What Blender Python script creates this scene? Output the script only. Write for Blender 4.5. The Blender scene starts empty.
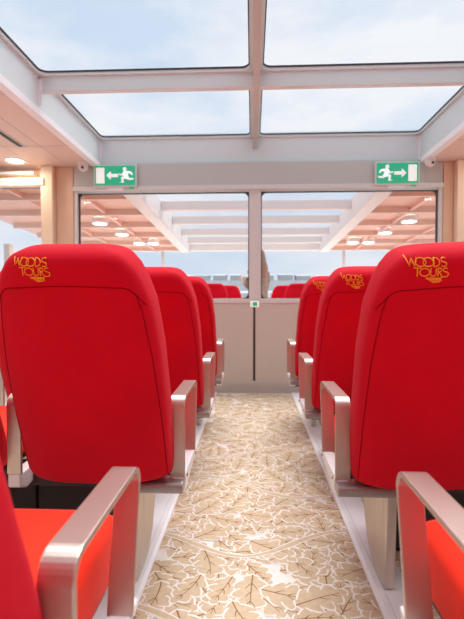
import bpy, bmesh, math, random
import numpy as np
from mathutils import Vector, Matrix

S = bpy.context.scene
COL = S.collection
PI = math.pi
random.seed(7)

# ------------------------------------------------------------------ camera
FPX = 440.0; CX, CY = 232.0, 309.5
YAW = math.atan(20/440); PITCH = math.atan(11.5/440); HC = 0.94
cam_d = bpy.data.cameras.new('camera'); cam = bpy.data.objects.new('camera', cam_d); COL.objects.link(cam)
cam_d.sensor_fit = 'HORIZONTAL'; cam_d.sensor_width = 36.0; cam_d.lens = 36.0*FPX/464.0
cam_d.clip_start = 0.03; cam_d.clip_end = 800
cam.location = (0, 0, HC); cam.rotation_euler = (PI/2 - PITCH, 0, YAW)
S.camera = cam
cam_d.dof.use_dof = True; cam_d.dof.focus_distance = 1.5; cam_d.dof.aperture_fstop = 5.6

# ------------------------------------------------------------------ colour management
S.view_settings.view_transform = 'Standard'; S.view_settings.look = 'None'
S.view_settings.gamma = 1.0; S.view_settings.use_curve_mapping = False
S.view_settings.exposure = 0.12

# ------------------------------------------------------------------ world: pale cloudy sky
W = bpy.data.worlds.new('sky'); S.world = W; W.use_nodes = True
nt = W.node_tree; nt.nodes.clear()
def N(t, **k):
    n = nt.nodes.new(t)
    for a, b in k.items(): setattr(n, a, b)
    return n
tc = N('ShaderNodeTexCoord'); mp = N('ShaderNodeMapping'); mp.inputs['Scale'].default_value = (1.3, 1.3, 3.4)
mp.inputs['Location'].default_value = (0.35, 0.2, 0.15)
nz = N('ShaderNodeTexNoise'); nz.inputs['Scale'].default_value = 1.7; nz.inputs['Detail'].default_value = 8; nz.inputs['Roughness'].default_value = .52
cr = N('ShaderNodeValToRGB'); cr.color_ramp.elements[0].position = .42; cr.color_ramp.elements[1].position = .58
cr.color_ramp.elements[0].color = (0.545, 0.655, 0.80, 1); cr.color_ramp.elements[1].color = (0.80, 0.82, 0.86, 1)
sx = N('ShaderNodeSeparateXYZ'); mr = N('ShaderNodeMapRange')
mr.inputs['From Min'].default_value = -0.02; mr.inputs['From Max'].default_value = 0.30
mr.inputs['To Min'].default_value = .55; mr.inputs['To Max'].default_value = 0.0
mx = N('ShaderNodeMix', data_type='RGBA'); mx.inputs[7].default_value = (0.62, 0.71, 0.80, 1)
bg = N('ShaderNodeBackground'); bg.inputs['Strength'].default_value = 1.05; out = N('ShaderNodeOutputWorld')
L = nt.links.new
L(tc.outputs['Generated'], mp.inputs['Vector']); L(mp.outputs[0], nz.inputs['Vector']); L(nz.outputs['Fac'], cr.inputs[0])
L(tc.outputs['Generated'], sx.inputs[0]); L(sx.outputs['Z'], mr.inputs['Value']); L(mr.outputs[0], mx.inputs[0])
L(cr.outputs[0], mx.inputs[6]); L(mx.outputs[2], bg.inputs[0]); L(bg.outputs[0], out.inputs[0])

# sun behind thin cloud: very soft
sd = bpy.data.lights.new('sun', 'SUN'); sd.energy = 5.0; sd.angle = math.radians(50); sd.color = (.96, .98, 1)
sun = bpy.data.objects.new('sun', sd); COL.objects.link(sun); sun.rotation_euler = (math.radians(-22), math.radians(8), 0)
SPOT_W = 4.5; STRIP_E = 5.0

# ------------------------------------------------------------------ helpers
def at(px, py, Y):
    """point at depth Y (world y) seen at a pixel of the photograph"""
    d = Vector(((px-CX)/FPX, (CY-py)/FPX, -1.0))
    d = cam.rotation_euler.to_matrix() @ d
    s = Y/d.y
    return Vector((d.x*s, Y, HC + d.z*s))
def X_(px, Y): return at(px, 298, Y).x
def Z_(py, Y): return at(252, py, Y).z

def mat(name, col, rough=.5, metal=0.0, bump=0.0, bscale=200, var=0.0, vscale=8, emit=None, es=0, sheen=0, spec=.5, aniso=None, trans=0):
    m = bpy.data.materials.new(name); m.use_nodes = True
    t = m.node_tree; b = t.nodes['Principled BSDF']
    c = (*col, 1)
    b.inputs['Base Color'].default_value = c; b.inputs['Roughness'].default_value = rough; b.inputs['Metallic'].default_value = metal
    b.inputs['Specular IOR Level'].default_value = spec
    if sheen: b.inputs['Sheen Weight'].default_value = sheen; b.inputs['Sheen Roughness'].default_value = .4
    if emit: b.inputs['Emission Color'].default_value = (*emit, 1); b.inputs['Emission Strength'].default_value = es
    co = t.nodes.new('ShaderNodeTexCoord')
    if bump:
        n = t.nodes.new('ShaderNodeTexNoise'); n.inputs['Scale'].default_value = bscale; n.inputs['Detail'].default_value = 3
        if aniso:
            mpn = t.nodes.new('ShaderNodeMapping'); mpn.inputs['Scale'].default_value = aniso
            t.links.new(co.outputs['Object'], mpn.inputs[0]); t.links.new(mpn.outputs[0], n.inputs['Vector'])
        else: t.links.new(co.outputs['Object'], n.inputs['Vector'])
        bp = t.nodes.new('ShaderNodeBump'); bp.inputs['Strength'].default_value = bump; bp.inputs['Distance'].default_value = .002
        t.links.new(n.outputs['Fac'], bp.inputs['Height']); t.links.new(bp.outputs[0], b.inputs['Normal'])
    if var:
        n = t.nodes.new('ShaderNodeTexNoise'); n.inputs['Scale'].default_value = vscale; n.inputs['Detail'].default_value = 4
        if aniso:
            mpn = t.nodes.new('ShaderNodeMapping'); mpn.inputs['Scale'].default_value = aniso
            t.links.new(co.outputs['Object'], mpn.inputs[0]); t.links.new(mpn.outputs[0], n.inputs['Vector'])
        else: t.links.new(co.outputs['Object'], n.inputs['Vector'])
        r = t.nodes.new('ShaderNodeValToRGB'); r.color_ramp.elements[0].position = .3; r.color_ramp.elements[1].position = .7
        r.color_ramp.elements[0].color = (*[x*(1-var) for x in col], 1); r.color_ramp.elements[1].color = (*[min(1, x*(1+var)) for x in col], 1)
        t.links.new(n.outputs['Fac'], r.inputs[0]); t.links.new(r.outputs[0], b.inputs['Base Color'])
    return m
def glass_mat(name, tint, refl=.06):
    m = bpy.data.materials.new(name); m.use_nodes = True; t = m.node_tree; t.nodes.clear()
    o = t.nodes.new('ShaderNodeOutputMaterial'); a = t.nodes.new('ShaderNodeBsdfTransparent'); g = t.nodes.new('ShaderNodeBsdfGlossy')
    a.inputs[0].default_value = (*tint, 1); g.inputs['Roughness'].default_value = .02
    x = t.nodes.new('ShaderNodeMixShader'); f = t.nodes.new('ShaderNodeFresnel'); f.inputs[0].default_value = 1.35
    mu = t.nodes.new('ShaderNodeMath'); mu.operation = 'MULTIPLY_ADD'; mu.inputs[1].default_value = refl*.25; mu.inputs[2].default_value = refl*.02
    t.links.new(f.outputs[0], mu.inputs[0]); t.links.new(mu.outputs[0], x.inputs[0]); t.links.new(a.outputs[0], x.inputs[1]); t.links.new(g.outputs[0], x.inputs[2])
    t.links.new(x.outputs[0], o.inputs[0]); return m

M = dict(
    red=mat('red_wool', (.58, .001, .015), .85, bump=.35, bscale=900, var=.05, vscale=5, sheen=.03, spec=.15),
    seam=mat('seam_thread', (.20, .001, .006), .9, spec=.1),
    cushion=mat('skylit_orange_red_cushion', (.86, .035, .012), .8, bump=.3, bscale=900, var=.04, vscale=6, sheen=.1, spec=.15),  # skylight on the upward faces put into the colour, brighter than the backs
    gold=mat('gold_embroidery', (1.0, .46, .03), .6, spec=.2),
    metal=mat('brushed_aluminium', (.58, .49, .43), .33, metal=.9, bump=.12, bscale=60, aniso=(30, 1, 1)),
    leg=mat('brushed_leg', (.62, .56, .51), .34, metal=.8, var=.12, vscale=10, aniso=(8, 8, .6)),
    beam=mat('grey_seat_beam', (.36, .33, .32), .35, metal=.7),
    silver=mat('silver_paint', (.80, .79, .79), .3, metal=.15),
    white=mat('white_rail', (.84, .84, .85), .3, var=.04, vscale=10),
    steel=mat('screw_steel', (.6, .45, .4), .25, metal=1),
    panel=mat('taupe_panel', (.62, .58, .51), .45, var=.015, vscale=3),
    ledge=mat('pale_sill', (.70, .71, .69), .4),
    header=mat('header_grey', (.55, .565, .53), .5),
    roof=mat('roof_paint', (.70, .77, .76), .4),
    trimw=mat('white_trim', (.93, .93, .94), .4),
    ceil=mat('ceiling_blush', (.80, .60, .52), .5),
    dark=mat('dark_gasket', (.03, .025, .028), .5),
    dgrey=mat('dark_gap', (.05, .035, .035), .7),
    cream=mat('cream_laminate', (.86, .70, .52), .45, var=.03, vscale=4),
    tan=mat('tan_laminate', (.74, .52, .36), .45, var=.03, vscale=4),
    plinth=mat('plinth_grey', (.50, .46, .43), .4),
    farroof=mat('far_roof_white', (.78, .75, .74), .5),
    farceil=mat('far_ceiling_salmon', (.80, .50, .42), .5),
    signgreen=mat('sign_green', (.02, .42, .22), .4, emit=(.02, .42, .22), es=.35),
    signwhite=mat('sign_white', (.9, .93, .9), .4, emit=(.9, .95, .9), es=.35),
    signcase=mat('sign_case', (.72, .74, .73), .4),
    lamp=mat('lamp_glow', (1, 1, 1), .5, emit=(1, .93, .84), es=9),
    strip=mat('strip_glow', (1, .9, .8), .5, emit=(1, .84, .66), es=.9),
    carpet_a=mat('carpet_cream', (.76, .70, .64), .95, bump=.5, bscale=500, var=.05, vscale=60, spec=.05),
    carpet_b=mat('carpet_tan', (.58, .44, .295), .95, bump=.5, bscale=500, var=.08, vscale=60, spec=.05),
    carpet_c=mat('carpet_vein', (.28, .155, .07), .95, spec=.05),
    camw=mat('camera_white', (.8, .76, .74), .35),
    coat=mat('brown_coat', (.24, .17, .14), .9, var=.1, vscale=10),
    hair=mat('brown_hair', (.25, .15, .11), .7),
    skin=mat('skin', (.65, .40, .30), .6),
    trouser=mat('dark_trousers', (.05, .055, .07), .9),
    pole=mat('pole_grey', (.62, .58, .58), .4, metal=.2),
    black=mat('black_vinyl', (.018, .016, .017), .6, bump=.4, bscale=30),
    wood=mat('reflection_brown_wood', (.42, .17, .07), .4, var=.12, vscale=5, aniso=(6, 6, .6)),
    water=mat('water', (.42, .47, .50), .15, bump=.6, bscale=3),
    quay=mat('quay_stone', (.62, .62, .62), .8, var=.1, vscale=1),
    shed=mat('slate_cladding', (.40, .42, .44), .7),
    hull=mat('hull_lining', (.70, .64, .60), .5),
    glass=glass_mat('clear_glass', (.99, .993, .995)),
    winglass=glass_mat('partition_glass', (.985, .98, .98), .15),
)

class MB:
    def __init__(s): s.v = []; s.f = []; s.m = []
    def add(s, vs, fs, mi=0):
        n = len(s.v); s.v += [tuple(p) for p in vs]; s.f += [tuple(i+n for i in f) for f in fs]; s.m += [mi]*len(fs)
    def hexa(s, c, mi=0):  # 8 corners: bottom 4 ccw, top 4 ccw
        s.add(c, [(3, 2, 1, 0), (4, 5, 6, 7), (0, 1, 5, 4), (1, 2, 6, 5), (2, 3, 7, 6), (3, 0, 4, 7)], mi)
    def box(s, x0, x1, y0, y1, z0, z1, mi=0):
        x0, x1 = sorted((x0, x1)); y0, y1 = sorted((y0, y1)); z0, z1 = sorted((z0, z1))
        s.hexa([(x0, y0, z0), (x1, y0, z0), (x1, y1, z0), (x0, y1, z0), (x0, y0, z1), (x1, y0, z1), (x1, y1, z1), (x0, y1, z1)], mi)
    def prism(s, pts, ax, a, b, mi=0):
        """extrude 2-D outline along axis ax (0,1,2) from a to b"""
        def P(p, t):
            return [(t, p[0], p[1]), (p[0], t, p[1]), (p[0], p[1], t)][ax]
        n = len(pts)
        vs = [P(p, a) for p in pts] + [P(p, b) for p in pts]
        fs = [tuple(range(n))[::-1], tuple(range(n, 2*n))] + [(i, (i+1) % n, n+(i+1) % n, n+i) for i in range(n)]
        s.add(vs, fs, mi)
    def tube(s, pts, r, seg=6, mi=0):
        pts = [Vector(p) for p in pts]; rings = []
        for i, p in enumerate(pts):
            d = (pts[min(i+1, len(pts)-1)] - pts[max(i-1, 0)]).normalized()
            up = Vector((0, 0, 1)) if abs(d.z) < .9 else Vector((1, 0, 0))
            a = d.cross(up).normalized(); b = d.cross(a)
            rr = r[i] if isinstance(r, (list, tuple)) else r
            rings.append([p + a*rr*math.cos(2*PI*k/seg) + b*rr*math.sin(2*PI*k/seg) for k in range(seg)])
        vs = [q for R in rings for q in R]; n = len(rings)
        fs = [(i*seg+k, i*seg+(k+1) % seg, (i+1)*seg+(k+1) % seg, (i+1)*seg+k) for i in range(n-1) for k in range(seg)]
        fs += [tuple(range(seg))[::-1], tuple((n-1)*seg+k for k in range(seg))]
        s.add(vs, fs, mi)
    def lathe(s, prof, c, ax=2, seg=20, mi=0):
        vs = []
        for r, h in prof:
            for k in range(seg):
                a = 2*PI*k/seg; u, v = r*math.cos(a), r*math.sin(a)
                p = [(h, u, v), (u, h, v), (u, v, h)][ax]
                vs.append((p[0]+c[0], p[1]+c[1], p[2]+c[2]))
        n = len(prof)
        fs = [(i*seg+k, i*seg+(k+1) % seg, (i+1)*seg+(k+1) % seg, (i+1)*seg+k) for i in range(n-1) for k in range(seg)]
        fs += [tuple(range(seg))[::-1], tuple((n-1)*seg+k for k in range(seg))]
        s.add(vs, fs, mi)
    def build(s, name, mats, parent=None, smooth=False, bevel=0, fix=True):
        me = bpy.data.meshes.new(name); me.from_pydata(s.v, [], s.f)
        for m in (mats if isinstance(mats, (list, tuple)) else [mats]): me.materials.append(m)
        me.polygons.foreach_set('material_index', s.m)
        if fix:
            bm = bmesh.new(); bm.from_mesh(me); bmesh.ops.recalc_face_normals(bm, faces=bm.faces); bm.to_mesh(me); bm.free()
        if smooth: me.polygons.foreach_set('use_smooth', [True]*len(me.polygons))
        o = bpy.data.objects.new(name, me); COL.objects.link(o)
        if parent: o.parent = parent
        if bevel:
            b = o.modifiers.new('bevel', 'BEVEL'); b.width = bevel; b.segments = 2; b.limit_method = 'ANGLE'; b.angle_limit = math.radians(40)
        return o
def empty(name, loc=(0, 0, 0), rz=0):
    o = bpy.data.objects.new(name, None); COL.objects.link(o); o.location = loc; o.rotation_euler = (0, 0, rz); o.empty_display_size = .1
    return o
def tag(o, label, cat, group=None):
    o['label'] = label; o['category'] = cat
    if group: o['group'] = group
    return o
def struct(o): o['kind'] = 'structure'; return o
def kids(o): return [c for c in bpy.data.objects if c.parent == o]
def copy_tree(o, parent=None):
    ch = kids(o); c = o.copy(); COL.objects.link(c)
    if parent: c.parent = parent; c.matrix_parent_inverse = o.matrix_parent_inverse.copy()
    for k in ch: copy_tree(k, c)
    return c
def rrect(x0, x1, y0, y1, r, seg=6):
    P = []
    for cx, cy, a0 in ((x1-r, y0+r, -PI/2), (x1-r, y1-r, 0), (x0+r, y1-r, PI/2), (x0+r, y0+r, PI)):
        for k in range(seg+1):
            a = a0 + PI/2*k/seg; P.append((cx+r*math.cos(a), cy+r*math.sin(a)))
    return P
def ring(mb, outer, inner, ax, a, b, mi=0):
    """frame between two outlines with equal counts"""
    def P(p, t): return [(t, p[0], p[1]), (p[0], t, p[1]), (p[0], p[1], t)][ax]
    n = len(outer)
    vs = [P(p, a) for p in outer]+[P(p, a) for p in inner]+[P(p, b) for p in outer]+[P(p, b) for p in inner]
    fs = []
    for i in range(n):
        j = (i+1) % n
        fs += [(i, j, n+j, n+i), (2*n+i, 3*n+i, 3*n+j, 2*n+j), (i, 2*n+i, 2*n+j, j), (n+i, n+j, 3*n+j, 3*n+i)]
    mb.add(vs, fs, mi)

D = 4.35            # partition plane
HW = 3.4            # cabin half width
FX0, FX1 = -.02, .02

# ------------------------------------------------------------------ skylight roof of the near cabin
gl = at(100, 139, D); gr = at(420, 135, D); XL, XR = gl.x, gr.x; ZG = 2.51; ZC = 2.24
XM = X_(254.7, D)
YB = -3.2
Y1 = 3.10                                  # cross beam in view
ybeams = [Y1, Y1-1.28, Y1-2.56, Y1-3.84, Y1-5.12]

# floor
mb = MB(); mb.box(-HW, HW, YB, 8.9, -.06, 0)
struct(mb.build('floor', M['carpet_a']))

# carpet with an oak leaf pattern (one mesh, pattern in it)
def carpet():
    rng = random.Random(11)
    x0, x1, y0, y1 = -1.55, 1.6, .25, D-.02
    vs, fs, ms = [], [], []
    def poly(pts, z, mi):
        n = len(vs); vs.extend((p[0], p[1], z) for p in pts); fs.append(tuple(range(n, n+len(pts)))); ms.append(mi)
    poly([(x0, y0), (x1, y0), (x1, y1), (x0, y1)], .002, 0)
    G = 0.006; nx, ny = int((x1-x0)/G)+1, int((y1-y0)/G)+1
    occ = np.zeros((nx, ny), bool)
    def mark(pts, test):
        xs = np.array([p[0] for p in pts]); ys = np.array([p[1] for p in pts])
        i0, i1 = int((xs.min()-x0)/G)-1, int((xs.max()-x0)/G)+2; j0, j1 = int((ys.min()-y0)/G)-1, int((ys.max()-y0)/G)+2
        if i0 < 0 or j0 < 0 or i1 >= nx or j1 >= ny: return 1.0
        gx, gy = np.meshgrid(x0+G*np.arange(i0, i1), y0+G*np.arange(j0, j1), indexing='ij')
        ins = np.zeros(gx.shape, bool); n = len(pts)
        for a in range(n):
            b = (a+1) % n
            c = ((ys[a] > gy) != (ys[b] > gy)) & (gx < (xs[b]-xs[a])*(gy-ys[a])/((ys[b]-ys[a]) or 1e-9)+xs[a])
            ins ^= c
        if test: return (occ[i0:i1, j0:j1] & ins).sum()/max(1, ins.sum())
        occ[i0:i1, j0:j1] |= ins
        return 0
    def strip(path, w, z, mi):
        Lp, Rp = [], []
        for i, p in enumerate(path):
            a, b = path[max(0, i-1)], path[min(len(path)-1, i+1)]
            dx, dy = b[0]-a[0], b[1]-a[1]; l = math.hypot(dx, dy) or 1
            ww = w[i] if isinstance(w, list) else w
            Lp.append((p[0]-dy/l*ww/2, p[1]+dx/l*ww/2)); Rp.append((p[0]+dy/l*ww/2, p[1]-dx/l*ww/2))
        for i in range(len(path)-1):
            q = [Lp[i], Rp[i], Rp[i+1], Lp[i+1]]
            if all(x0 < p[0] < x1 and y0 < p[1] < y1 for p in q):
                poly(q, z, mi)
        return Lp, Rp
    zc = [.0025]; GAP = .0065; placed = []
    def leaf(px, py, ang, ln, wd, bend, force=False, thr=.02):
        # outline with rounded oak lobes
        def axis(t):
            a = ang + bend*t
            return (px + ln*t*math.cos(ang+bend*t*.5), py + ln*t*math.sin(ang+bend*t*.5), a)
        side = {1: [], -1: []}
        nl = 4
        for s_ in (1, -1):
            ph = rng.uniform(-.12, .12)
            for k in range(45):
                t = k/44.0
                env = (math.sin(PI*min(1, max(0, t))**.8))**.7 if 0 < t < 1 else 0
                lob = .36 + .64*abs(math.cos(PI*(t*nl+ph)))**.55 if t < .93 else .9
                w_ = wd*.5*env*lob
                sh = .10*env*abs(math.cos(PI*(t*nl+ph)))
                ax_, ay_, a_ = axis(min(1.0, t+sh*.6))
                side[s_].append((ax_ - s_*math.sin(a_)*w_, ay_ + s_*math.cos(a_)*w_))
        pts = side[1] + side[-1][::-1]
        cx_ = sum(p[0] for p in pts)/len(pts); cy_ = sum(p[1] for p in pts)/len(pts)
        big = []
        for p in pts:
            d_ = math.hypot(p[0]-cx_, p[1]-cy_) or 1; g = 1+GAP/d_
            big.append((cx_+(p[0]-cx_)*g, cy_+(p[1]-cy_)*g))
        if any(not (x0 < p[0] < x1 and y0 < p[1] < y1) for p in big): return False
        lay = 1+max([l for (a_, b_, l) in placed if (a_-cx_)**2+(b_-cy_)**2 < .21**2] or [0])
        placed.append((cx_, cy_, lay)); zz = .0025 + lay*3.6e-5; zc[0] = max(zc[0], zz)
        poly(big, zz, 0); poly(pts, zz+1.2e-5, 1); zv = zz+2.4e-5
        # veins
        path = [axis(t/10*.86)[:2] for t in range(0, 11)]
        strip(path, [.0058*(1-.6*i/10)*ln/.2 for i in range(11)], zv, 2)
        for k in range(1, 4):
            t = k/4.2; ax_, ay_, a_ = axis(t)
            for s_ in (1, -1):
                if rng.random() < .25: continue
                l2 = wd*.33*(1.05-.45*t)
                q = [(ax_+l2*u*math.cos(a_+s_*(.75-.2*u)), ay_+l2*u*math.sin(a_+s_*(.75-.2*u))) for u in (0, .33, .66, 1)]
                strip(q, [.0038, .0034, .0026, .0015], zv, 2)
        return True
    # overlapping leaves that follow a scrolling direction field, each with a cream edge
    sites = []
    stp = .068
    for i in range(int((x1-x0)/stp)+1):
        for j in range(int((y1-y0)/stp)+1):
            sites.append((x0+(i+(.5 if j % 2 else 0))*stp+rng.uniform(-.02, .02), y0+j*stp+rng.uniform(-.02, .02)))
    rng.shuffle(sites)
    for x, y in sites:
        f = .5 + 1.5*math.sin(x*5.2+math.sin(y*3.1)*1.2) + 1.1*math.sin(y*4.3+x*1.7)
        ln = rng.uniform(.145, .20)
        leaf(x, y, f+rng.choice((-.6, .6))+rng.uniform(-.25, .25), ln, ln*rng.uniform(.56, .70), rng.uniform(-.7, .7))
    # scrolling stems over them
    for vi in range(9):
        x = x0+.04; y = y0+.1+(y1-y0)*vi/9; path = []; ph = rng.uniform(0, 6)
        while x < x1-.03:
            path.append((x, y+.11*math.sin(x*4.6+ph)+.03*math.sin(x*11+ph))); x += .025
        path = [p for p in path if y0+.02 < p[1] < y1-.02]
        if len(path) < 6: continue
        zc[0] += 4e-5
        strip(path, [.025+.006*math.sin(i*.4) for i in range(len(path))], zc[0], 0)
        strip(path, [.017+.006*math.sin(i*.4) for i in range(len(path))], zc[0]+1.5e-5, 1)
    me = bpy.data.meshes.new('carpet'); me.from_pydata(vs, [], fs)
    for k in ('carpet_a', 'carpet_b', 'carpet_c'): me.materials.append(M[k])
    me.polygons.foreach_set('material_index', ms)
    bm = bmesh.new(); bm.from_mesh(me)
    for f in bm.faces:
        f.normal_update()
        if f.normal.z < 0: f.normal_flip()
    bm.to_mesh(me); bm.free()
    o = bpy.data.objects.new('carpet', me); COL.objects.link(o)
    return o
tag(carpet(), 'cream aisle carpet woven with tan oak leaves and brown veins', 'carpet')

# side ceilings + white lips
mb = MB()
mb.box(-HW, XL-.015, YB, D, ZC, ZC+.03); mb.box(XR+.015, HW, YB, D, ZC, ZC+.03)
for sgn, xe in ((-1, XL), (1, XR)):
    pass
struct(mb.build('ceiling', M['ceil']))
mb = MB()
for sgn, xe in ((-1, XL), (1, XR)):
    for d_ in (.30, .62, 1.1):
        mb.box(xe+sgn*d_, xe+sgn*(d_+.004), YB, D-.001, ZC-.0015, ZC)
    y = 3.72
    while y > YB:
        mb.box(xe+sgn*.03, sgn*HW, y, y+.004, ZC-.0015, ZC); y -= .95
struct(mb.build('trim_1', M['plinth']))
mb = MB()
for sgn, xe in ((-1, XL), (1, XR)):
    mb.box(xe+sgn*.05, xe-sgn*.014, YB, D-.001, ZC-.012, ZC+.034)
struct(mb.build('trim_2', M['trimw']))
# skylight curb (fascias) and beams
mb = MB()
for sgn, xe in ((-1, XL), (1, XR)):
    mb.box(xe, xe+sgn*.04, YB, D+.05, ZC+.02, ZG+.05)
mb.box(XL-.04, XR+.04, D, D+.07, 2.27, ZG+.05)
mb.box(XL-.04, XR+.04, YB-.05, YB, 2.2, ZG+.05)
struct(mb.build('trim_3', M['roof'], bevel=.004))
for i, y in enumerate(ybeams):
    mb = MB(); mb.box(XL, XR, y, y+.05, ZG-.105, ZG+.01)
    struct(mb.build('trim_%d' % (4+i), M['roof'], bevel=.004))
mb = MB(); mb.box(XM-.022, XM+.022, YB, D, ZG-.107, ZG+.012)
struct(mb.build('trim_9', M['header'], bevel=.003))
# corner battens under the far corners of the skylight
mb = MB(); mb.box(XL, XL+.012, D-.012, D, 2.28, ZG); mb.box(XR-.012, XR, D-.012, D, 2.28, ZG)
for xe, s_ in ((XL, 1), (XR, -1)): mb.box(xe, xe+s_*.02, Y1-.012, Y1, ZG-.2, ZG-.02)
struct(mb.build('trim_10', M['trimw']))
wi = [0]
def window(name_mb=None): wi[0] += 1; return 'window_%d' % wi[0]
ys = [D, Y1+.05]
spans = [(Y1+.05, D)] + [(ybeams[i+1]+.05, ybeams[i]) for i in range(4)]
for (ya, yb) in spans:
    for (xa, xb) in ((XL, XM-.022), (XM+.022, XR)):
        f = MB()
        o_ = rrect(xa, xb, ya, yb, .002); i_ = rrect(xa+.022, xb-.022, ya+.02, yb-.02, .06)
        ring(f, o_, i_, 2, ZG-.004, ZG+.03, 0)
        i2 = rrect(xa+.017, xb-.017, ya+.015, yb-.015, .064); 
        g_ = rrect(xa+.030, xb-.030, ya+.028, yb-.028, .052)
        fo = struct(f.build(window(), M['roof']))
        k = MB(); ring(k, i_, g_, 2, ZG+.016, ZG+.026, 0); k.build('gasket', M['dark'], fo)
        p = MB(); p.box(xa+.01, xb-.01, ya+.01, yb-.01, ZG+.031, ZG+.037); p.build('pane', M['glass'], fo)

# ------------------------------------------------------------------ partition
wl, wr = X_(79, D), X_(437, D); m0, m1 = X_(249, D), X_(260.8, D)
ZT = Z_(191.5, D); ZS = Z_(298.5, D)
pL0, pL1 = X_(46.5, D), X_(73, D); pR0, pR1 = X_(442, D), X_(470, D)
mb = MB()
mb.box(wl-.06, wr+.06, D, D+.07, .09, ZS-.03)              # panel below sill
mb.box(-HW, wl-.06, D, D+.07, .0, ZS-.03); mb.box(wr+.06, HW, D, D+.07, .0, ZS-.03)
struct(mb.build('wall_front', M['panel'], bevel=.002))
mb = MB(); mb.box(wl-.06, wr+.06, D-.035, D+.07, 0, .09); struct(mb.build('baseboard_front', M['plinth'], bevel=.004))
mb = MB(); mb.box(wl-.05, wr+.05, D-.012, D+.08, ZS-.045, ZS); struct(mb.build('trim_11', M['ledge'], bevel=.003))
mb = MB(); xg = X_(254.3, D); mb.box(xg-.011, xg+.011, D-.003, D+.001, .12, ZS-.085); struct(mb.build('trim_12', M['dgrey']))
mb = MB(); zh0, zh1 = Z_(187, D), Z_(162, D-.05)
mb.box(XL-.02, XR+.02, D-.05, D+.07, zh0, zh1+.0); mb.box(wl-.03, XL-.02, D-.03, D+.07, zh0, ZC); mb.box(XR+.02, wr+.03, D-.03, D+.07, zh0, ZC)
struct(mb.build('trim_13', M['header'], bevel=.006))
mb = MB(); mb.box(wl-.03, wr+.03, D-.06, D+.07, ZT+.012, zh0+.008); struct(mb.build('trim_14', M['ledge'], bevel=.003))
mb = MB(); mb.box(m0, m1, D-.02, D+.07, ZS-.01, ZT+.02); struct(mb.build('trim_15', M['ledge'], bevel=.004))
mb = MB(); mb.box(wl-.035, wl, D-.02, D+.07, ZS-.01, ZT+.02); mb.box(wr, wr+.035, D-.02, D+.07, ZS-.01, ZT+.02)
struct(mb.build('trim_16', M['ledge'], bevel=.004))
def part_window(xa, xb, za, zb, r=.05, gk=.009):
    f = MB(); ring(f, rrect(xa, xb, za, zb, .002), rrect(xa+gk, xb-gk, za+gk*.5, zb-gk, r), 1, D+.01, D+.04)
    fo = struct(f.build(window(), M['dark']))
    p = MB(); p.box(xa+.004, xb-.004, D+.042, D+.048, za+.004, zb-.004); p.build('pane', M['winglass'], fo)
part_window(wl, m0, ZS, ZT); part_window(m1, wr, ZS, ZT)
part_window(-HW+.02, pL0, ZS, Z_(184, D), .02, .008); part_window(pR1+.35, HW-.02, ZS, Z_(184, D), .02, .008)
# pillars beside the big windows
mb = MB(); mb.box(pL0, X_(58, D), D-.10, D+.07, ZS-.05, ZC-.001); struct(mb.build('trim_17', M['cream'], bevel=.006))
mb = MB(); mb.box(X_(58, D)+.001, wl-.036, D-.03, D+.07, ZS-.05, ZC-.001); struct(mb.build('trim_18', M['tan'], bevel=.006))
mb = MB(); mb.box(wr+.036, X_(451, D), D-.03, D+.07, ZS-.05, ZC-.001); struct(mb.build('trim_19', M['tan'], bevel=.006))
mb = MB(); mb.box(X_(451, D)+.001, pR1+.35, D-.10, D+.07, ZS-.05, ZC-.001); struct(mb.build('trim_20', M['cream'], bevel=.006))
mb = MB(); mb.box(-HW, pL0-.001, D-.0, D+.07, Z_(184, D)+.001, ZC-.001); mb.box(pR1+.351, HW, D, D+.07, Z_(184, D)+.001, ZC-.001); struct(mb.build('trim_21', M['tan']))

# ------------------------------------------------------------------ hull sides and back wall
for side, x in (('left', -HW), ('right', HW)):
    s_ = -1 if side == 'left' else 1
    mb = MB(); mb.box(x, x+s_*.08, YB, 8.9, -.06, .80); mb.box(x, x+s_*.08, YB, D+.07, 2.05, 2.6)
    for k in range(10):
        y = YB + .0 + k*1.32; mb.box(x, x+s_*.08, y, y+.10, .80, 2.05 if y < D else 1.7)
    struct(mb.build('wall_'+side, M['hull']))
mb = MB(); mb.box(-HW, HW, YB-.08, YB, -.06, ZC+.03)  # unseen back wall, closed and brown to dim rear light and tint metal reflections
struct(mb.build('wall_back', M['wood']))

# ------------------------------------------------------------------ forward cabin roof (slopes gently down towards the bow)
SL = .055
def zr(Y): return .94 + 1.575 - SL*Y     # glass level
def zc(Y): return .94 + 1.335 - SL*Y     # side ceiling level
YE = 8.45
def slab(mb, x0, x1, y0, y1, zf, dz0, dz1, mi=0):
    x0, x1 = sorted((x0, x1))
    mb.hexa([(x0, y0, zf(y0)+dz0), (x1, y0, zf(y0)+dz0), (x1, y1, zf(y1)+dz0), (x0, y1, zf(y1)+dz0),
             (x0, y0, zf(y0)+dz1), (x1, y0, zf(y0)+dz1), (x1, y1, zf(y1)+dz1), (x0, y1, zf(y1)+dz1)], mi)
RI = 1.24; xc = .04
mb = MB()
for s_ in (-1, 1):
    xa = xc + s_*RI
    slab(mb, xa, xa+s_*.16, D+.08, YE, zr, -.24, .03)
slab(mb, xc-HW+.1, xc+HW-.1, YE, YE+.12, zr, -.20, .03)
struct(mb.build('trim_22', M['farroof'], bevel=.01))
for i, y in enumerate((4.9, 5.78, 6.60, 7.45, 8.2)):
    mb = MB(); slab(mb, xc-RI, xc+RI, y, y+.09, zr, -.10, .02)
    struct(mb.build('trim_%d' % (23+i), M['farroof'], bevel=.006))
mb = MB()
for s_ in (-1, 1):
    slab(mb, xc+s_*(RI+.16), s_*(HW+.08), D+.08, YE, zc, .07, .10)
struct(mb.build('ceiling.001', M['farceil']))
tn = [28]
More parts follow.
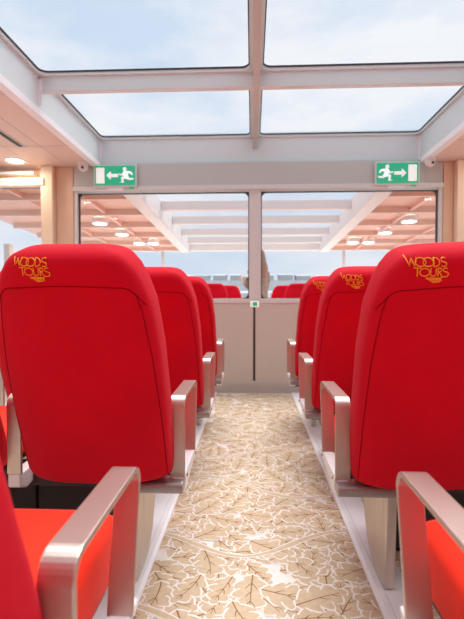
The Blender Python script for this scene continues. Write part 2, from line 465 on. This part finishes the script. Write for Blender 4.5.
for s_ in (-1, 1):
    for y in (4.75, 5.45, 6.15, 6.85, 7.55, 8.2):
        mb = MB(); slab(mb, xc+s_*(RI+.16), s_*(HW), y, y+.045, zc, 0, .07)
        struct(mb.build('trim_%d' % tn[0], M['ceil'])); tn[0] += 1
    mb = MB()
    for xx in (.62, 1.30): slab(mb, xc+s_*(RI+xx), xc+s_*(RI+xx+.04), D+.08, YE, zc, .02, .07)
    struct(mb.build('trim_%d' % tn[0], M['farceil'])); tn[0] += 1
# glass over the forward skylight
mb = MB(); slab(mb, xc-RI-.05, xc+RI+.05, D+.08, YE+.05, zr, .035, .041)
o = struct(MB.build(mb, window(), M['glass']))

# bow posts
for px, lab in ((163, 'thin grey roof post beyond the left window pane'), (343.5, 'thin grey roof post beyond the right window pane')):
    mb = MB(); x = X_(px, 8.50); mb.lathe([(.05, 0), (.05, .02), (.026, .03), (.026, zr(YE+.06)-.20)], (x, 8.50, 0), seg=12)
    tag(mb.build('roof_post', M['pole'], smooth=False), lab, 'post')

# ------------------------------------------------------------------ outside
mb = MB(); mb.add([(-400, -60, -1.2), (400, -60, -1.2), (400, 600, -1.2), (-400, 600, -1.2)], [(0, 1, 2, 3)])
struct(mb.build('water', M['water'], fix=False))
mb = MB(); mb.box(-HW, HW, 8.9, 11.0, -.10, -.02); struct(mb.build('bow_deck', M['hull']))
rl = tag(empty('deck_railing', (0, 10.6, -.02)), 'white bow railing beyond the forward cabin, under the open sky', 'railing')
mb = MB()
for z in (1.10, .93, .76): mb.tube([(-3.2, 0, z), (3.2, 0, z)], .022, 8)
mb.build('rail', M['white'], rl, smooth=True)
for k in range(17):
    mb = MB(); x = -3.2+k*.4; mb.tube([(x, 0, 0), (x, 0, 1.12)], .018, 8); mb.build('rail_post', M['white'], rl, smooth=True)
mb = MB(); mb.box(-120, 120, 55, 70, -1.2, 3.15)
tag(mb.build('quay_wall', M['quay']), 'pale stone quay wall across the water', 'quay')
rng = random.Random(3); x = -17
k = 0
while x < 17:
    w_ = rng.uniform(1.3, 2.0); h = 1.95+rng.uniform(.55, .8)
    t = tag(empty('waterfront_shed', (x+w_/2, 57, 3.15)), '', 'shed', 'grey sheds lined along the far quay')
    t['label'] = 'small slate grey shed in the line along the far quay'
    a = MB(); a.box(-w_/2, w_/2, 0, 3, 0, h-1.95); a.build('wall', M['shed'], t)
    a = MB(); a.prism([(-.1, h-1.95), (3.1, h-1.95), (1.5, h-1.8)], 0, -w_/2-.1, w_/2+.1); a.build('roof', M['quay'], t)
    x += w_ + rng.uniform(.25, .7)

# ------------------------------------------------------------------ seats
ROW = .88
# profile frame of the backrest: bottom (y .49, z .36) to top (y .24, z 1.075)
B0 = Vector((0, .490, .374)); B1 = Vector((0, .252, 1.078))
LV = (B1-B0).length; EV = (B1-B0).normalized(); EW = Vector((0, -EV.z, EV.y))   # EW points rearwards
if EW.y > 0: EW = -EW
HWD = .232; TH = .066
HWT = [(0, .070), (.003, .095), (.009, .122), (.018, .142), (.032, .158), (.06, .178), (.10, .196), (.17, .213), (.30, .226), (.50, .231), (.70, .229), (.735, .226), (.752, .216), (.762, .206)]
def hw(v):
    d = LV-v
    for (a, wa), (b, wb) in zip(HWT[:-1], HWT[1:]):
        if d <= b: return wa+(wb-wa)*(d-a)/(b-a)
    return HWT[-1][1]
def th(v):
    e = .038
    t = TH
    if v > LV-e: q = (v-(LV-e))/e; t *= max(.06, math.sqrt(max(0, 1-q*q)))
    if v < e: q = 1-v/e; t *= max(.06, math.sqrt(max(0, 1-q*q)))
    return t
def wcen(v):
    t = v/LV
    return .012*math.sin(PI*min(1, t*1.05)) + (.006 if t > .86 else .006*max(0, (t-.78)/.08))
def surf(u, v, off=0.0):
    """point on the rear face"""
    a = min(.999, abs(u)/hw(v)); n = 4.2
    w = th(v)*(1-a**n)**(1/n) - .035*(abs(u)/.232)**3
    return Vector((u, 0, 0)) + B0 + EV*v + EW*(wcen(v)+w+off)
def make_back(parent):
    vs, fs = [], []; NS = 56; vl = []
    k = 0
    vals = [0, .002, .006, .012, .02, .03, .045] + [.045+(LV-.09-.05)*(i+1)/26 for i in range(26)]
    vals += [LV-.095+.0+.1*0] if False else []
    top = [LV-.085, LV-.075, LV-.06, LV-.048, LV-.036, LV-.026, LV-.018, LV-.011, LV-.006, LV-.002, LV-.0003]
    vals = sorted(set(round(x, 5) for x in vals + top))
    n = 4.2
    for v in vals:
        W_, T_ = hw(v), th(v)
        for j in range(NS):
            a = 2*PI*j/NS; c, s_ = math.cos(a), math.sin(a)
            u = W_*(abs(c)**(2/n))*(1 if c >= 0 else -1); w = T_*(abs(s_)**(2/n))*(1 if s_ >= 0 else -1)
            aa = min(1, abs(u)/W_)
            w -= .035*(abs(u)/.232)**3
            if s_ < 0: w += T_*(s_ if False else -(abs(s_)**(2/7)))*.45
            p = Vector((u, 0, 0)) + B0 + EV*v + EW*(wcen(v)+w)
            vs.append(p)
    R = len(vals)
    fs = [(i*NS+j, i*NS+(j+1) % NS, (i+1)*NS+(j+1) % NS, (i+1)*NS+j) for i in range(R-1) for j in range(NS)]
    fs += [tuple(range(NS))[::-1], tuple((R-1)*NS+j for j in range(NS))]
    m = MB(); m.add(vs, fs); return m.build('backrest', M['red'], parent, smooth=True)
VS = LV*.886    # headrest seam
def make_piping(parent):
    m = MB()
    # one continuous seam: up the side, round the shoulder, across the headrest, and down again
    half = []
    for i in range(26):
        t = i/25; v = .035 + (VS-.055-.035)*t; half.append((hw(v)*(.955 - .065*t**1.3), v))
    u1, v1 = half[-1]
    for i in range(1, 9):
        a = PI/2*i/8; half.append((u1-.045+.045*math.cos(a), v1+.042*math.sin(a)))
    u2, v2 = half[-1]
    for i in range(1, 13): half.append((u2*(1-i/12), v2+.008*(1-(1-i/12)**2)))
    full = half + [(-u, v) for u, v in half[::-1][1:]]
    m.tube([surf(u, v, .0002) for u, v in full], .0013, 6)
    for s_ in (-1, 1):
        m.tube([surf(s_*(u1-.006+(hw(v1-.02)*.985-u1)*i/8), v1+.022-.040*i/8, .0002) for i in range(9)], .0013, 6)
    return m.build('piping', M['seam'], parent, smooth=True)
# stroke lettering: W O O D S / T O U R S and the little swash below
def letters():
    def arc(cx, cy, r, a0, a1, n=14, ry=None): return [(cx+r*math.cos(math.radians(a0+(a1-a0)*i/n)), cy+(ry or r)*math.sin(math.radians(a0+(a1-a0)*i/n))) for i in range(n+1)]
    st = []
    y = 1.15   # first line base
    st.append([(0, y+1), (.22, y), (.45, y+.92), (.68, y), (.92, y+1.0)])
    st.append(arc(1.22, y+.5, .47, 0, 360, 24)); st.append(arc(1.92, y+.5, .47, 0, 360, 24))
    st.append([(2.42, y), (2.42, y+1)]); st.append(arc(2.42, y+.5, .55, -90, 90, 14, .5))
    st.append(arc(3.35, y+.75, .24, 40, 270, 10) + arc(3.35, y+.25, .26, 90, -140, 10))
    y = 0
    st.append([(.62, y+1), (1.32, y+1)]); st.append([(.95, y+1), (.95, y)])
    st.append(arc(1.62, y+.5, .46, 0, 360, 24))
    st.append([(2.16, y+1), (2.16, y+.3)] + arc(2.42, y+.3, .26, 180, 360, 8) + [(2.68, y+1)])
    st.append([(2.86, y), (2.86, y+1)]); st.append(arc(2.86, y+.75, .34, 90, -90, 10, .25)); st.append([(2.95, y+.5), (3.25, y)])
    st.append(arc(3.55, y+.76, .22, 40, 270, 10) + arc(3.55, y+.22, .30, 90, -120, 10) + [(3.0, -.25), (2.2, -.16), (1.7, -.24)])
    st.append([(1.75, -.22), (1.9, -.34), (3.2, -.34)])
    # small script squiggle
    st.append([(2.1+.095*i, -.52+.10*math.sin(i*1.9)) for i in range(13)]); st.append([(2.35, -.7), (2.9, -.68), (3.1, -.62)])
    return st
def make_logo(parent, du=0):
    m = MB(); sc = .094/3.85; w = .0023
    u0 = -.147+du; v0 = VS + .0225
    for path in letters():
        # resample
        P = []
        for a, b in zip(path[:-1], path[1:]):
            n = max(1, int(math.hypot(b[0]-a[0], b[1]-a[1])/.25))
            for k in range(n): P.append((a[0]+(b[0]-a[0])*k/n, a[1]+(b[1]-a[1])*k/n))
        P.append(path[-1])
        # surface side: seen from behind x is not mirrored
        Q = [surf(u0+p[0]*sc, v0+p[1]*sc*.84, .0006) for p in P]
        m.tube(Q, w*.5, 5)
    return m.build('embroidered_logo', M['gold'], parent, smooth=True)
def bar_loop(name, x, parent, mat_, w=.048, th_=.011):
    # inverted U of flat bar in the yz plane
    zb, zt = .36, .622; yr, yf = .517, .84; lean = .055; r = .035
    def off(d):
        P = [(yr+d, zb)]
        rr = r-d
        for k in range(9):
            a = PI - PI/2*k/8; P.append((yr+r+rr*math.cos(a), zt-r+rr*math.sin(a)))
        for k in range(9):
            a = PI/2 - PI/2*k/8; P.append((yf-r+rr*math.cos(a), zt-r+rr*math.sin(a)))
        P.append((yf-d-lean, zb))
        return P
    o_, i_ = off(0), off(th_); n = len(o_); m = MB()
    vs = [(x-w/2, *p) for p in o_]+[(x-w/2, *p) for p in i_]+[(x+w/2, *p) for p in o_]+[(x+w/2, *p) for p in i_]
    fs = []
    for i in range(n-1):
        fs += [(i, i+1, n+i+1, n+i), (2*n+i, 3*n+i, 3*n+i+1, 2*n+i+1), (i, 2*n+i, 2*n+i+1, i+1), (n+i, n+i+1, 3*n+i+1, 3*n+i)]
    fs += [(0, n, 3*n, 2*n), (n-1, 3*n-1, 4*n-1, 2*n-1)]
    m.add(vs, fs); return m.build(name, mat_, parent, bevel=.0022)
def make_seat(kind, s, logo=True):
    """s=+1: the aisle is at +x of the seat, -1: at -x. local x=0 is the seat centre"""
    t = empty('passenger_seat')
    b = make_back(t); make_piping(b)
    if logo: make_logo(b, .028 if s > 0 else .006)
    # cushion
    m = MB(); nx_, ny_ = 14, 18; cw = .196
    vs, fs = [], []
    NS = 40; vals = [i/22 for i in range(23)]
    for q in vals:
        y = .552 + .383*q
        e = .028/.383; k = 1.0
        if q > 1-e: k = math.sqrt(max(0.0, 1-((q-(1-e))/e)**2))
        k2 = .80+.20*k if q <= 1-e else (.12+.88*k)
        zt = .475 + .010*q - .012*(1-q); zb = .345
        hz = (zt-zb)/2*k2; cz = (zt+zb)/2; wx = cw*(.97+.03*k)
        for j in range(NS):
            a = 2*PI*j/NS; c, s2 = math.cos(a), math.sin(a); n = 7.0
            vs.append((wx*abs(c)**(2/n)*(1 if c > 0 else -1), y, cz+hz*abs(s2)**(2/n)*(1 if s2 > 0 else -1) + (.006*(1-abs(c)**2) if s2 > 0 else 0)))
    R = len(vals)
    fs = [(i*NS+j, i*NS+(j+1) % NS, (i+1)*NS+(j+1) % NS, (i+1)*NS+j) for i in range(R-1) for j in range(NS)]
    fs += [tuple(range(NS))[::-1], tuple((R-1)*NS+j for j in range(NS))]
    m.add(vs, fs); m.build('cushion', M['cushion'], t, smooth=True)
    # shell pan under the cushion
    m = MB(); m.box(-.18, .18, .56, .88, .330, .352); m.build('seat_pan', M['dgrey'], t, bevel=.006)
    xa = s*.240; xb = -s*.300
    arms = (xa, xb) if kind == 'aisle' else (xb,)
    for ax_ in arms: bar_loop('armrest', ax_, t, M['metal'])
    # silver side plate below each armrest, with two screws
    for ax_ in arms:
        m = MB(); m.prism([(.515, .362), (.515, .318), (.56, .300), (.70, .318), (.80, .335), (.83, .362)], 0, ax_-.021, ax_+.021)
        sp = m.build('side_plate', M['silver'], t, bevel=.005)
        for yy in (.58, .79):
            m = MB(); sg = s if ax_ == xa else -s
            m.lathe([(.0065, 0), (.0065, .003), (.004, .005)], (ax_+(.021 if sg > 0 else -.026), yy, .345), 0, 10); m.build('screw', M['steel'], sp)
    # bracket with rounded end from the pedestal to the aisle armrest; the main beam sits further in
    if kind == 'aisle':
        m = MB(); pr = rrect(.475, .548, .322, .358, .013, 3); m.prism(pr, 0, s*.07, xa+s*.022); m.build('bracket', M['beam'], t, bevel=.003)
    e0, e1 = (xa-s*.02, -s*.322) if kind == 'aisle' else (s*.240, xb)
    m = MB(); m.prism(rrect(.60, .66, .285, .345, .012, 3), 0, min(e0, e1), max(e0, e1)); m.build('beam', M['dgrey'], t)
    m = MB(); bx0, bx1 = (s*.008, -s*.322) if kind == 'aisle' else (s*.240, -s*.13)
    m.box(bx0, bx1, .715, .80, .03, .31); m.box(bx0, bx1, .74, .78, .006, .03); m.build('storage_box', M['black'], t, bevel=.012)
    # pedestal: tapering flat blade
    if kind == 'aisle':
        m = MB(); xl = s*.095
        P = [(.482, .335), (.482, .03)]
        P = [(.490, .325), (.500, .030), (.505, .0205), (.61, .0205), (.66, .032), (.72, .08), (.78, .20), (.80, .325)]
        m.prism(P, 0, xl-.017, xl+.017); m.build('leg', M['leg'], t, bevel=.005)
    else:
        m = MB(); xl = -s*.15; m.prism([(.490, .325), (.50, .008), (.62, .008), (.70, .325)], 0, xl-.017, xl+.017); m.build('leg', M['leg'], t, bevel=.005)
    return t
cxL, cxR = -.480, .537
rowname = ['nearest', 'second', 'third', 'farthest']
protoL = make_seat('aisle', 1); protoR = make_seat('aisle', -1)
protoLw = make_seat('window', 1); protoRw = make_seat('window', -1)
GA = 'red aisle seats'
labsL = ['nearest red seat at the bottom left, its cushion showing beside the silver armrest',
         'largest whole red seat back, left of the aisle, gold lettering at its top left',
         'red seat left of the aisle, directly ahead of the largest seat back',
         'red seat left of the aisle, closest to the beige partition, its lettering hidden']
labsR = ['nearest red seat at the bottom right, only its cushion and armrest in view',
         'large red seat back cut off by the right edge, gold lettering near its top',
         'middle-sized red seat back on the right of the aisle with small gold lettering',
         'smallest lettered red seat right of the aisle, next to the beige partition']
usedL = usedR = False
for k in range(4):
    o = protoL if k == 0 else copy_tree(protoL); o.location = (cxL, k*ROW, 0); tag(o, labsL[k], 'seat', 'red passenger seats facing forward')
    o = protoR if k == 0 else copy_tree(protoR); o.location = (cxR-(.008 if k == 1 else 0), k*ROW, 0); tag(o, labsR[k], 'seat', 'red passenger seats facing forward')
    if k == 1:      # this back sits a little crooked on its frame
        for c in kids(o):
            if c.name.startswith('backrest'): c.rotation_euler.y = -.040; c.location.x = .029
for k in (-1, -2):      # unseen rows added behind the camera for the metal to mirror
    for pr, cx_ in ((protoL, cxL), (protoR, cxR), (protoLw, cxL-.567), (protoRw, cxR+.567)):
        o = copy_tree(pr); o.location = (cx_, k*ROW, 0); tag(o, 'unseen red seat in the rows added behind the viewpoint', 'seat', 'red seats added behind the viewpoint')
wl_lab = {(0, 1): 'sliver of red seat back at the left edge beside the big lettered seat',
          (0, 2): 'red window-side seat on the left behind the second aisle seat',
          (0, 3): 'red window-side seat on the left nearest the partition',
          (1, 1): 'red window-side seat on the right beside the large cut-off seat',
          (1, 2): 'red window-side seat on the right beside the middle-sized seat',
          (1, 3): 'red window-side seat on the right nearest the partition'}
for k in (1, 2, 3):
    for sd_, (pr, cx_, s_) in enumerate(((protoLw, cxL-.567, 1), (protoRw, cxR+.567, -1))):
        o = pr if k == 1 else copy_tree(pr)
        o.location = (cx_, k*ROW, 0); tag(o, wl_lab[(sd_, k)], 'seat', 'red passenger seats facing forward')

# seats of the forward cabin, turned to face this way
bp = make_seat('aisle', 1, logo=False)
spots = [(-.50, 5.65, 'red seat back seen low through the left window pane, the nearer of its pair'), (-.36, 6.5, 'red seat back seen low through the left window pane, nearest the standing person'),
         (.60, 5.65, 'red seat back seen low through the right window pane, beside the lettered seats'), (.48, 6.5, 'red seat back seen low through the right window pane, nearest the standing person')]
for i, (x, y, lb) in enumerate(spots):
    o = bp if i == 0 else copy_tree(bp)
    o.location = (x, y, .03); o.rotation_euler.z = PI
    tag(o, lb, 'seat', 'red seats of the forward cabin')

# white floor rails
for side, xa, xb in (('left', -.345, -.465), ('right', .385, .50)):
    s_ = 1 if side == 'left' else -1
    r = tag(empty('seat_rail', ((xa+xb)/2, 0, 0)), 'long white floor rail under the seats on the %s of the aisle' % side, 'rail')
    m = MB(); c = (xa+xb)/2
    m.prism([(xa-c, .0046), (xa-c, .012), (xa-c-s_*.012, .018), (xb-c, .018), (xb-c, .0046)], 1, .2, D-.05)
    m.build('rail_body', M['white'], r)
    m = MB(); m.box(xa-c-s_*.03, xa-c-s_*.034, .2, D-.05, .018, .0195); m.build('groove', M['ledge'], r)

# ------------------------------------------------------------------ exit signs
def exit_sign(px0, px1, py0, py1, direction, label):
    Y = D-.09
    a = at(px0, py1, Y); b = at(px1, py0, Y); w, h = b.x-a.x, b.z-a.z
    t = tag(empty('exit_sign', (a.x, Y, a.z)), label, 'sign', 'green emergency exit signs')
    m = MB(); m.box(0, w, 0, .03, 0, h); m.build('casing', M['signcase'], t, bevel=.004)
    m = MB(); m.box(.014, w-.014, -.003, 0, .014, h-.014); m.build('face', M['signgreen'], t)
    p = MB()
    def F(u, v):  # unit frame 0..1 across, 0..1 up; mirrored for the left-pointing sign
        uu = u if direction > 0 else 1-u
        return (.014+uu*(w-.028), .014+v*(h-.028))
    def pl(pts):
        q = [F(*z) for z in pts]; p.prism(q, 1, -.005, -.003)
    pl([(.76, .10), (.96, .10), (.96, .90), (.76, .90)])            # door
    pl([(.42, .42), (.60, .42), (.60, .28), (.71, .50), (.60, .72), (.60, .58), (.42, .58)])  # arrow
    # running figure
    hx, hy = F(.255, .82); R_ = .085*h
    p.prism([(hx+R_*math.cos(2*PI*i/12), hy+R_*math.sin(2*PI*i/12)) for i in range(12)], 1, -.005, -.003)
    pl([(.10, .66), (.24, .74), (.30, .66), (.27, .42), (.18, .38), (.17, .58)])   # torso
    pl([(.26, .72), (.33, .56), (.40, .60), (.39, .52), (.30, .48), (.22, .62)])   # front arm
    pl([(.16, .72), (.08, .66), (.05, .52), (.09, .50), (.12, .60), (.20, .64)])   # rear arm
    pl([(.18, .46), (.27, .46), (.35, .40), (.33, .18), (.39, .14), (.28, .12), (.29, .32), (.20, .34)])   # front leg
    pl([(.17, .46), (.24, .38), (.17, .26), (.04, .28), (.04, .36), (.14, .36)])   # rear leg
    p.build('pictogram', M['signwhite'], t)
    m = MB(); m.box(w*.30, w*.68, .005, .028, -.028, -.001); m.build('bracket', M['silver'], t, bevel=.003)
    m = MB(); m.box(w*.80, w*.90, -.002, .02, -.012, 0) if False else m.box(w*.82, w*.92, .004, .022, -.014, -.001); m.build('indicator', M['signgreen'], t)
exit_sign(93.5, 136.5, 164, 187, -1, 'green exit sign with left arrow, hung above the left window')
exit_sign(375, 420, 161, 185, 1, 'green exit sign with right arrow, hung above the right window')

# small sticker on the mullion foot
a = at(250.5, 307, D-.02); b = at(259, 301, D-.02)
t = tag(empty('notice_sticker', (a.x, D-.023, a.z)), 'tiny white and green sticker at the foot of the centre post', 'sticker')
m = MB(); m.box(0, b.x-a.x, 0, .002, 0, b.z-a.z); m.build('backing', M['signwhite'], t)
m = MB(); m.box(.02, (b.x-a.x)*.8, -.001, 0, .01, b.z-a.z-.01); m.build('symbol', M['signgreen'], t)

# security cameras
for px, py, lb in ((83, 168, 'small white dome camera under the ceiling beside the left exit sign'), (430, 163.5, 'small white dome camera under the ceiling beside the right exit sign')):
    Y = D-.16; p = at(px, py, Y)
    t = tag(empty('security_camera', (p.x, Y, ZC)), lb, 'camera', 'dome cameras')
    m = MB(); m.lathe([(.05, 0), (.05, -.018), (.042, -.026)], (0, 0, 0), seg=20); m.build('base', M['camw'], t, smooth=False)
    m = MB(); prof = [(.004, -.085)] + [(.045*math.cos(x), -.045+.042*math.sin(x)) for x in [(-PI/2+.15)+(PI-.3)*i/10 for i in range(11)]]
    m.lathe([(r_, z_) for r_, z_ in prof], (0, 0, 0), seg=20); ball = m.build('dome', M['camw'], t, smooth=True)
    m = MB(); m.lathe([(.012, -.046), (.012, -.030), (.008, -.028)], (.010, 0, -.058), 1, 16); m.build('lens', M['dark'], ball)

# ceiling downlights
def downlight(x, y, z, slope, lab, grp, power, lamp=True, r=.055, hous=0):
    t = tag(empty('ceiling_light', (x, y, z)), lab, 'light', grp); t.rotation_euler = (-math.atan(slope), 0, 0)
    m = MB(); ring(m, [(r*1.25*math.cos(2*PI*i/28), r*1.25*math.sin(2*PI*i/28)) for i in range(28)], [(r*math.cos(2*PI*i/28), r*math.sin(2*PI*i/28)) for i in range(28)], 2, -.006, hous)
    m.build('rim', M['trimw'], t)
    m = MB(); m.lathe([(r, -.003), (r, -.0005)], (0, 0, 0), seg=28); m.build('diffuser', M['lamp'], t)
    if lamp:
        l = bpy.data.lights.new('downlight', 'AREA'); l.shape = 'DISK'; l.size = .10; l.energy = power; l.color = (1, .91, .82)
        lo = bpy.data.objects.new('lamp', l); COL.objects.link(lo); lo.parent = t; lo.location = (0, 0, -.012)
pz = at(15, 160.5, 4.0); Yl = 4.0*(ZC-HC)/(pz.z-HC); xl = at(15, 160.5, Yl).x
downlight(xl, Yl, ZC, 0, 'round white downlight in the blush ceiling at the upper left', 'near cabin downlights', SPOT_W*.3, r=.075)
# the same lamp rows behind and beside the camera light the seats
i = 0
for y in (Yl-1.2, Yl-2.4, Yl-3.6, Yl-4.8, Yl-6.0):
    for x in (xl, .06-xl):
        downlight(x, y, ZC, 0, 'round white downlight in the near cabin side ceiling', 'near cabin downlights', SPOT_W, r=.075)
downlight(.06-xl, Yl, ZC, 0, 'round white downlight in the near cabin side ceiling', 'near cabin downlights', SPOT_W*.3, r=.075)
# forward cabin
def on_far(px, py, rel):
    d = (at(px, py, 1.0) - Vector((0, 0, HC)))
    s_ = (zr(0)+rel-HC)/(d.z+SL*d.y); return Vector((0, 0, HC)) + d*s_
fl = [(100, 223.5, 'brightest downlight seen through the left pane, farthest left'), (122, 234.5, 'second downlight from the left seen through the left pane'), (139.5, 243.5, 'third downlight seen through the left pane, low beside the post'),
      (409, 221.5, 'brightest downlight seen through the right pane, farthest right'), (385, 233, 'second downlight from the right seen through the right pane'), (368.5, 242.5, 'third downlight seen through the right pane, low'),
      (153, 243.5, 'faint small downlight just left of the left roof post'), (353, 242.5, 'faint small downlight just right of the right roof post')]
for px, py, lb in fl:
    p = on_far(px, py, -.242); downlight(p.x, p.y, p.z, SL, lb, 'forward cabin downlights', 10, r=.085, hous=.065)

# linear lamp box over the side window, left of the pillar
t = tag(empty('wall_light', (0, D-.11, 0)), 'long cream lamp box above the side window at far left', 'light')
xa, xb = -3.2, X_(45, D-.11); z0, z1 = Z_(182.5, D-.11), Z_(175, D-.11)
m = MB(); m.box(xa, xb, 0, .10, z0, z1); m.build('housing', M['cream'], t, bevel=.004)
m = MB(); m.box(xa, X_(39, D), .02, .10, Z_(173.5, D), Z_(171, D)); m.build('rail', M['ledge'], t)
m = MB(); m.box(X_(16, D-.11), xb-.012, -.004, 0, z0+.012, z1-.01); m.build('diffuser', M['strip'], t)
t = tag(empty('ceiling_vent', (0, 0, ZC)), 'dark narrow slot vent in the blush ceiling at left', 'vent')
def onc(px, py):
    d = at(px, py, 1.0)-Vector((0, 0, HC)); s_ = (ZC-HC)/d.z; return Vector((0, 0, HC))+d*s_
va, vb = onc(0, 129), onc(18, 147)
m = MB(); xm = (va.x+vb.x)/2; m.box(xm-.035, xm+.035, va.y-.3, vb.y, -.004, -.0005); m.build('frame', M['header'], t)
m = MB(); m.box(xm-.018, xm+.018, va.y-.28, vb.y-.02, -.006, -.004); m.build('slot', M['dgrey'], t)

# warm wash lamps behind the side pillars (in the wall light and its twin)
for x in (X_(43, D)-.15, X_(452, D)+.55):
    l = bpy.data.lights.new('wall_lamp', 'AREA'); l.shape = 'RECTANGLE'; l.size = .3; l.size_y = .06; l.energy = 1.8; l.color = (1, .78, .55)
    lo = bpy.data.objects.new('wall_lamp', l); COL.objects.link(lo); lo.location = (x, D-.22, 2.14); lo.rotation_euler = (math.radians(20), 0, 0)

# ------------------------------------------------------------------ person standing in the forward cabin
def skin_mesh(name, verts, edges, radii, mat_, parent=None, root=0, sub=2):
    me = bpy.data.meshes.new(name); me.from_pydata(verts, edges, []); me.materials.append(mat_)
    o = bpy.data.objects.new(name, me); COL.objects.link(o)
    if parent: o.parent = parent
    sk = o.modifiers.new('skin', 'SKIN'); sk.use_smooth_shade = True
    sv = me.skin_vertices[0].data if me.skin_vertices else None
    if sv is None:
        bm = bmesh.new(); bm.from_mesh(me); bm.verts.layers.skin.verify(); bm.to_mesh(me); bm.free(); sv = me.skin_vertices[0].data
    for i, r in enumerate(radii):
        sv[i].radius = r if isinstance(r, tuple) else (r, r); sv[i].use_root = (i == root)
    ss = o.modifiers.new('sub', 'SUBSURF'); ss.levels = sub; ss.render_levels = sub
    return o
PY = 7.55; PX = X_(258.5, PY)
per = tag(empty('person', (PX, PY, 0), .8), 'person in a brown coat standing beyond the centre post, seen from behind', 'person')
V = [(0, 0, .93), (0, 0, 1.10), (0, .0, 1.30), (0, .0, 1.42), (0, .01, 1.50), (0, .01, 1.57), (0, .015, 1.66),   # 0-6 spine, neck, head
     (.16, 0, 1.39), (.21, .02, 1.14), (.105, .22, 1.28),            # right arm
     (-.16, 0, 1.39), (-.21, .02, 1.14), (-.105, .22, 1.28),         # left arm, bent
     (.09, 0, .88), (.10, .01, .48), (.10, 0, .08), (.11, .12, .04),
     (-.09, 0, .88), (-.10, .01, .48), (-.10, 0, .08), (-.11, .12, .04)]
E = [(0, 1), (1, 2), (2, 3), (3, 4), (4, 5), (5, 6), (3, 7), (7, 8), (8, 9), (3, 10), (10, 11), (11, 12), (0, 13), (13, 14), (14, 15), (15, 16), (0, 17), (17, 18), (18, 19), (19, 20)]
Rr = [(.15, .11), (.13, .10), (.15, .10), (.12, .08), .05, .085, .08, .06, .045, .03, .06, .045, .03, .085, .055, .04, .035, .085, .055, .04, .035]
body = skin_mesh('body', V, E, Rr, M['skin'], per)
m = MB()
prof = [(.235, .62), (.225, .80), (.20, .98), (.185, 1.12), (.195, 1.28), (.19, 1.38), (.14, 1.455), (.075, 1.50)]
m.lathe(prof, (0, 0, 0), seg=24)
m.v = [(x, y*.68, z) for x, y, z in m.v]
coat = m.build('coat', M['coat'], per, smooth=True)
for s_ in (-1, 1):
    m = MB(); el = (s_*.235, .02, 1.14)
    m.tube([(s_*.13, 0, 1.42), (s_*.19, 0, 1.36), (s_*.225, .01, 1.24), el, (s_*.18, .13, 1.18), (s_*.11, .21, 1.28)], [.05, .068, .06, .055, .048, .042], 12)
    m.build('sleeve', M['coat'], per, smooth=True)
    m = MB(); m.tube([(s_*.09, 0, .86), (s_*.10, .01, .48), (s_*.10, 0, .07)], [.10, .075, .06], 12); m.build('trouser_leg', M['trouser'], per, smooth=True)
    m = MB(); m.tube([(s_*.10, -.05, .04), (s_*.105, .05, .045), (s_*.11, .17, .03)], [.04, .042, .03], 10); m.build('shoe', M['dark'], per, smooth=True)
    # hand: palm with five fingers
    hx, hy, hz = s_*.10, .225, 1.29
    hv = [(hx, hy, hz), (hx-s_*.01, hy+.05, hz)]; he = [(0, 1)]; hr = [.026, (.036, .018)]
    for q, (dx, ln) in enumerate(((-.028, .055), (-.010, .068), (.010, .064), (.028, .05))):
        n = len(hv); hv += [(hx+dx, hy+.08, hz), (hx+dx, hy+.08+ln*.6, hz-.018), (hx+dx, hy+.08+ln*.8, hz-.045)]; he += [(1, n), (n, n+1), (n+1, n+2)]; hr += [.010, .009, .007]
    n = len(hv); hv += [(hx-s_*.045, hy+.045, hz-.005), (hx-s_*.060, hy+.075, hz-.02)]; he += [(0, n), (n, n+1)]; hr += [.011, .009]
    skin_mesh('hand', hv, he, hr, M['skin'], per, sub=1)
m = MB()  # long hair down the back
m.tube([(0, .01, 1.775), (0, .0, 1.765), (0, -.005, 1.72), (0, -.01, 1.64), (0, -.03, 1.54), (0, -.065, 1.42), (0, -.09, 1.28)], [.02, .06, .098, .112, .112, .12, .07], 16)
m.build('hair', M['hair'], per, smooth=True)
m = MB(); fy = .115
m.lathe([(.012, -.02), (.016, 0), (.006, .012)], (0, fy-.01, 1.63), 1, 8); m.build('nose', M['skin'], per, smooth=True)
